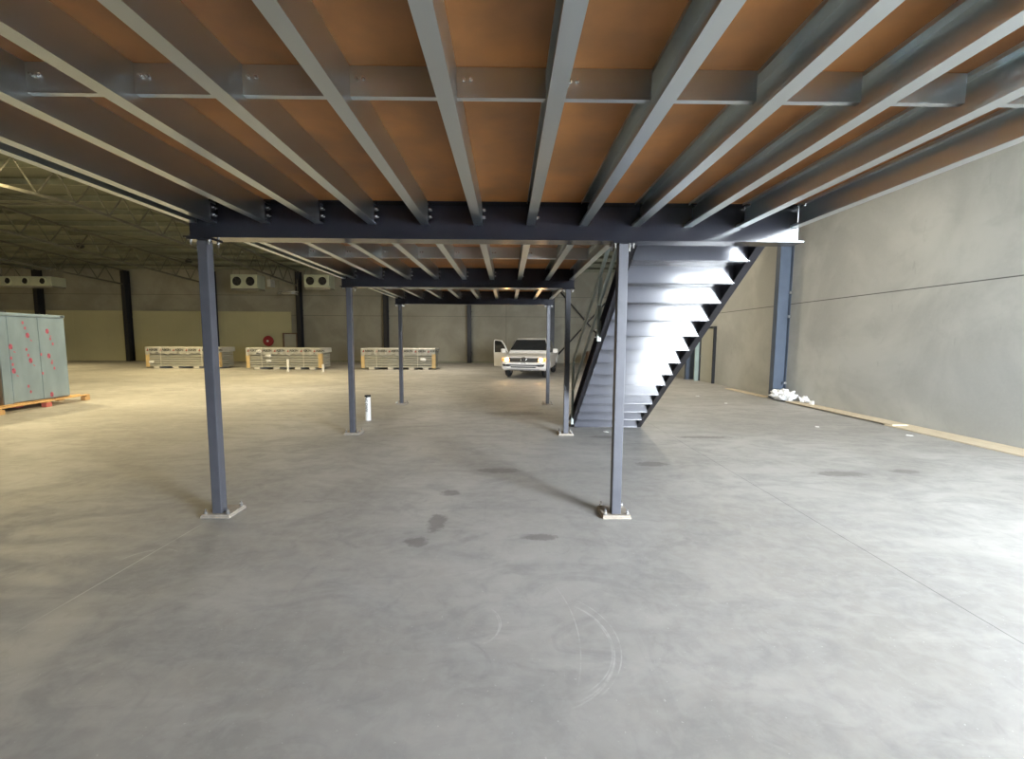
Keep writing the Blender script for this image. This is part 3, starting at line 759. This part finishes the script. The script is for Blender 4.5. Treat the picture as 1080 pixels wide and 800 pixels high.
# brown carton on a pallet seen through the stair rail
t = thing('cardboard_crate', 'brown carton on a low pallet seen between the stair rails', 'carton', (4.75, 25.5, 0))
bm = new_bm(); box(bm, 0, 1.35, 0, 1.0, .13, .95); build('carton', bm, 'cardboard', t, bevel=.01)
bm = new_bm()
for x in (0, .6, 1.2): box(bm, x, x + .12, 0, 1.0, 0, .10)
box(bm, 0, 1.35, 0, 1.0, .10, .13); build('pallet_base', bm, 'ubblack', t)

# ------------------------------------------------------------------ the white pickup truck (local: front at y=0, body toward +y)
car = thing('pickup_truck', 'white double-cab pickup with lit headlights and one front door open', 'car', (.66, 17.95, 0), -math.radians(12)); car.scale = (1, 1, .93)
def loft(stations, name, m, parent, bevel=0, smooth=True):
    bm = new_bm(); prev = None; first = None
    for y, sec in stations:
        pts = [(x, z) for x, z in sec] + [(-x, z) for x, z in reversed(sec) if x > 1e-6]
        ring = [bm.verts.new((x, y, z)) for x, z in pts]
        if prev:
            n = len(ring)
            for i in range(n): bm.faces.new((prev[i], prev[(i + 1) % n], ring[(i + 1) % n], ring[i]))
        else: first = ring
        prev = ring
    bm.faces.new(first[::-1]); bm.faces.new(prev)
    return bm
W = .965
def sec(w, ztop, zb, crown=.02, sh=.10):
    return [(0, zb), (w * .88, zb), (w * .97, zb + .10), (w, zb + .30), (w * .985, ztop - sh), (w * .93, ztop - .02), (w * .6, ztop + crown * .6), (0, ztop + crown)]
stn = [(0.06, sec(.86, .92, .42)), (.12, sec(.92, .97, .38)), (.35, sec(W, 1.03, .34)), (.8, sec(W, 1.08, .33)), (1.35, sec(W, 1.13, .32)), (3.6, sec(W, 1.16, .34)), (3.65, sec(W, 1.18, .36)), (5.2, sec(W * .98, 1.18, .46))]
bm = loft(stn, 'body', 'carwhite', car)
body = build('body', bm, 'carwhite', car)
# wheel arches cut with a boolean, applied, cutter removed
cut = new_bm()
for y in (.90, 4.05):
    for s in (-1, 1): cyl(cut, (s * .62, y, .40), (s * 1.2, y, .40), .47, 28)
# load bed
box(cut, -.80, .80, 3.70, 5.10, .70, 1.6)
cme = bpy.data.meshes.new('cutter'); bmesh.ops.recalc_face_normals(cut, faces=cut.faces); cut.to_mesh(cme); cut.free()
cob = bpy.data.objects.new('cutter', cme); C.objects.link(cob); cob.parent = car
md = body.modifiers.new('arches', 'BOOLEAN'); md.object = cob; md.operation = 'DIFFERENCE'; md.solver = 'EXACT'
md2 = body.modifiers.new('soft', 'BEVEL'); md2.width = .02; md2.segments = 2; md2.limit_method = 'ANGLE'
bpy.context.view_layer.update()
me = bpy.data.meshes.new_from_object(body.evaluated_get(bpy.context.evaluated_depsgraph_get()))
body.modifiers.clear(); body.data = me
bpy.data.objects.remove(cob)
# cab: pillars and roof as a lofted shell, glass slightly proud
def cab_sec(wb, wt, z0, z1): return [(0, z0), (wb, z0), (wb * .99, z0 + .04), (wt, z1 - .06), (wt * .92, z1), (0, z1 + .025)]
cab = loft([(1.30, cab_sec(.90, .88, 1.08, 1.16)), (1.95, cab_sec(.91, .73, 1.08, 1.74)), (2.3, cab_sec(.92, .74, 1.08, 1.80)), (3.2, cab_sec(.92, .74, 1.08, 1.79)), (3.55, cab_sec(.91, .72, 1.08, 1.70)), (3.66, cab_sec(.90, .80, 1.08, 1.2))], 'cab', 'carwhite', car)
build('cab', cab, 'carwhite', car, bevel=.015)
# windscreen
bm = new_bm()
a = [(-.83, 1.37, 1.245), (.83, 1.37, 1.245), (.66, 1.90, 1.72), (-.66, 1.90, 1.72)]
nrm = Vector((0, -.666, .746)).normalized() * .012
A = [bm.verts.new(Vector(p) + nrm * 1.9) for p in a]; B = [bm.verts.new(Vector(p) - nrm * .3) for p in a]
bm.faces.new(A); bm.faces.new(B[::-1])
for i in range(4): bm.faces.new((A[i], B[i], B[(i + 1) % 4], A[(i + 1) % 4]))
build('windscreen', bm, 'glass', car)
# side windows
for s in (-1, 1):
    for (y0, y1, yt0, yt1) in ((1.62, 2.48, 2.05, 2.48), (2.56, 3.48, 2.56, 3.35)):
        bm = new_bm()
        pts = [(y0, 1.16), (y1, 1.16), (yt1, 1.69), (yt0, 1.69)]
        f = lambda z: .915 - (z - 1.12) * .29
        A = [bm.verts.new((s * (f(z) + .022), y, z)) for y, z in pts]; B = [bm.verts.new((s * (f(z) - .02), y, z)) for y, z in pts]
        bm.faces.new(A); bm.faces.new(B[::-1])
        for i in range(4): bm.faces.new((A[i], B[i], B[(i + 1) % 4], A[(i + 1) % 4]))
        build('side_window', bm, 'glass', car)
# grille, bars, emblem
bm = new_bm(); prism(bm, [(-.58, .74), (.58, .74), (.62, .93), (-.62, .93)], .015, .12, 'y'); gr = build('grille', bm, 'cardark', car, bevel=.008)
for z in (.775, .82, .865, .905):
    bm = new_bm(); box(bm, -.575, .575, .005, .02, z - .008, z + .008); build('grille_bar', bm, 'chrome', gr)
em = empty('emblem', (0, -.004, -.336)); em.parent = car; em.scale = (1.4, 1.4, 1.4)
bm = new_bm(); torus(bm, (0, -.005, .84), .085, .011, 'y', 28, 8); build('ring', bm, 'chrome', em, smooth=True)
bm = new_bm(); cyl(bm, (0, -.002, .84), (0, .012, .84), .078, 24); build('emblem_disc', bm, 'cardark', em)
bm = new_bm()
for pts in ([(-.032, .915), (0, .852), (.032, .915)], [(-.066, .872), (-.032, .775), (0, .838), (.032, .775), (.066, .872)]):
    for p, q in zip(pts, pts[1:]): bar(bm, (p[0], -.008, p[1]), (q[0], -.008, q[1]), .013, .012, (0, 1, 0))
build('letters', bm, 'chrome', em)
# head lamps
for s in (-1, 1):
    bm = new_bm(); pts = [(s * .60, .75), (s * .90, .77), (s * .93, .93), (s * .62, .955)]
    prism(bm, pts, .03, .30, 'y'); hl = build('headlamp', bm, 'headglow', car, bevel=.01)
    bm = new_bm(); cyl(bm, (s * .71, .012, .855), (s * .71, .035, .855), .075, 20); build('bulb', bm, 'head', hl)
    bm = new_bm(); box(bm, s * .86 - .02, s * .86 + .02, .02, .05, .79, .90); build('indicator', bm, 'amber', hl)
# bumper with lower intake, fog lamps, plate
bb = loft([(-.05, [(0, .46), (.70, .46), (.78, .52), (.80, .66), (.72, .73), (0, .73)]), (.02, [(0, .40), (.84, .40), (.92, .48), (.93, .68), (.86, .745), (0, .745)]), (.28, [(0, .38), (.93, .38), (.97, .46), (.975, .68), (.95, .745), (0, .745)])], 'bumper', 'carwhite', car)
bu = build('bumper', bb, 'carwhite', car, bevel=.01)
bm = new_bm(); prism(bm, [(-.88, .66), (-.84, .56), (-.62, .55), (-.52, .585), (.52, .585), (.62, .55), (.84, .56), (.88, .66), (.5, .635), (-.5, .635)], -.058, .0, 'y'); build('upper_intake', bm, 'cardark', bu)
bm = new_bm(); prism(bm, [(-.55, .555), (-.5, .50), (.5, .50), (.55, .555)], -.058, -.02, 'y'); build('lower_intake', bm, 'cardark', bu)
bm = new_bm(); prism(bm, [(-.7, .455), (-.6, .40), (.6, .40), (.7, .455)], -.045, .05, 'y'); build('skid_plate', bm, 'rim', bu)
for s in (-1, 1):
    bm = new_bm(); cyl(bm, (s * .74, -.066, .605), (s * .74, -.04, .605), .038, 16); build('fog_lamp', bm, 'chrome', bu)
bm = new_bm(); box(bm, -.19, .19, -.068, -.05, .655, .735); npl = build('number_plate', bm, 'white', bu)
text('plate_characters', '1FK 9TL'[:3] + ' ' + '9TL', .07, 'ink', npl, (0, -.0685, .695), (math.pi / 2, 0, 0), bold=.001)
# bonnet edge crease
bm = new_bm()
for s in (-1, 1): bar(bm, (s * .42, .14, .985), (s * .66, 1.28, 1.135), .03, .02)
build('bonnet_ridge', bm, 'carwhite', car, bevel=.006)
# wheels
for y in (.90, 4.05):
    for s in (-1, 1):
        wh = empty('wheel'); wh.parent = car
        bm = new_bm(); torus(bm, (s * .80, y, .385), .275, .105, 'x', 32, 10)
        for v in bm.verts: v.co.x = s * .80 + (v.co.x - s * .80) * 1.15
        build('tyre', bm, 'black', wh, smooth=True)
        bm = new_bm(); cyl(bm, (s * .70, y, .385), (s * .86, y, .385), .20, 24)
        for q in range(6):
            a = q * math.pi / 3; bar(bm, (s * .875, y, .385), (s * .875, y + math.cos(a) * .2, .385 + math.sin(a) * .2), .05, .03, (1, 0, 0))
        build('rim', bm, 'rim', wh)
# mirrors
for s in (-1,):
    pass
bm = new_bm(); box(bm, 1.02, 1.24, 1.62, 1.72, 1.12, 1.32); mi = build('mirror', bm, 'carwhite', car, bevel=.03)
bm = new_bm(); box(bm, .90, 1.03, 1.66, 1.70, 1.17, 1.21); build('mirror_arm', bm, 'cardark', mi)
# open front door on the viewer's left (hinge at the front edge)
dr = empty('front_door', (-.975, 1.55, 0)); dr.parent = car; dr.rotation_euler.z = math.radians(51)
bm = new_bm(); prism(bm, [(0, .42), (1.0, .42), (1.02, 1.10), (0, 1.12)], -.04, .05, 'x'); build('door_skin', bm, 'carwhite', dr, bevel=.015)
bm = new_bm()
outl = [(.02, 1.12), (.30, 1.52), (.48, 1.68), (.95, 1.72), (1.02, 1.66), (1.02, 1.10)]
for p, q in zip(outl, outl[1:]): bar(bm, (0, p[0], p[1]), (0, q[0], q[1]), .04, .05, (1, 0, 0))
build('window_frame', bm, 'carwhite', dr)
bm = new_bm(); prism(bm, [(.08, 1.12), (.32, 1.50), (.50, 1.65), (.94, 1.69), (.99, 1.64), (.99, 1.10)], -.008, .008, 'x'); build('door_glass', bm, 'glass', dr)
bm = new_bm(); box(bm, -.30, -.08, .05, .16, 1.10, 1.30); mi = build('mirror', bm, 'carwhite', dr, bevel=.03)
# door opening interior
bm = new_bm(); box(bm, -.973, -.955, 1.62, 2.52, .45, 1.10); build('door_opening', bm, 'seat', car)
bm = new_bm(); box(bm, -.86, .86, 2.2, 2.5, .55, .8); build('front_seat', bm, 'seat', car)

# ------------------------------------------------------------------ light
S = bpy.context.scene
w = bpy.data.worlds.new('sky'); S.world = w; w.use_nodes = True
bg = w.node_tree.nodes['Background']; bg.inputs[0].default_value = (.85, .92, 1.0, 1); bg.inputs[1].default_value = 46
# daylight through the big doorway (portal over the opening)
ld = bpy.data.lights.new('doorway_daylight', 'AREA'); ld.shape = 'RECTANGLE'; ld.size = DOOR_X1 - DOOR_X0; ld.size_y = DOOR_H; ld.cycles.is_portal = True
lo = bpy.data.objects.new('doorway_daylight', ld); C.objects.link(lo)
lo.location = ((DOOR_X0 + DOOR_X1) / 2, YF - .19, DOOR_H / 2); lo.rotation_euler = (math.radians(90), 0, 0)
def point(x, y, z, e, col, r=.2, typ='POINT', name='lamp_light', rot=None, spot=None):
    l = bpy.data.lights.new(name, typ); l.energy = e; l.color = col; l.shadow_soft_size = r
    o = bpy.data.objects.new(name, l); C.objects.link(o); o.location = (x, y, z)
    if rot: o.rotation_euler = rot
    if spot: l.spot_size = spot; l.spot_blend = .6
    return o
WARM = (1, .80, .42)
def down(x, y, z, e, col=WARM, size=.5, spread=math.pi):
    l = bpy.data.lights.new('flood_and_fill_light', 'AREA'); l.shape = 'DISK'; l.size = size; l.energy = e; l.color = col; l.spread = spread
    o = bpy.data.objects.new('flood_and_fill_light', l); C.objects.link(o); o.location = (x, y, z)
down(-13.76, 12.05, 5.96, 160, size=.36)
point(-13.62, 12.05, 5.93, 110, WARM, .15)
for x, y, e in ((-24.0, 14.0, 420), (-33.0, 20.0, 420), (-25.0, 22.0, 300), (-16.0, 21.0, 300), (-9.0, 18.0, 260), (-9.0, 11.0, 200), (-10.0, 6.0, 110)):  # added warm fill lights without fixtures, to brighten the left and far floor
    down(x, y, 5.6, e * .52, WARM, 1.0, math.radians(135))
for x, y, e in ((-4.0, 22.5, 170), (4.6, 15.5, 120), (-7.0, 13.5, 90), (5.2, 9.0, 50)):  # added neutral fill lights without fixtures, brightening mid floor and right wall
    down(x, y, 5.7, e, (1, .88, .68), .8, math.radians(165))
bpy.context.view_layer.update(); cm = car.matrix_basis
for s in (-1, 1):
    p = cm @ Vector((s * .70, -.06, .855))
    point(p.x, p.y, p.z, 10, (1, .55, .22), .05, 'SPOT', 'headlamp_beam', (math.radians(86), 0, math.radians(180) - math.radians(12)), math.radians(70))

vs = S.view_settings; vs.view_transform = 'Standard'; vs.look = 'None'; vs.exposure = .95; vs.gamma = 1; vs.use_curve_mapping = False
S.display_settings.display_device = 'sRGB'
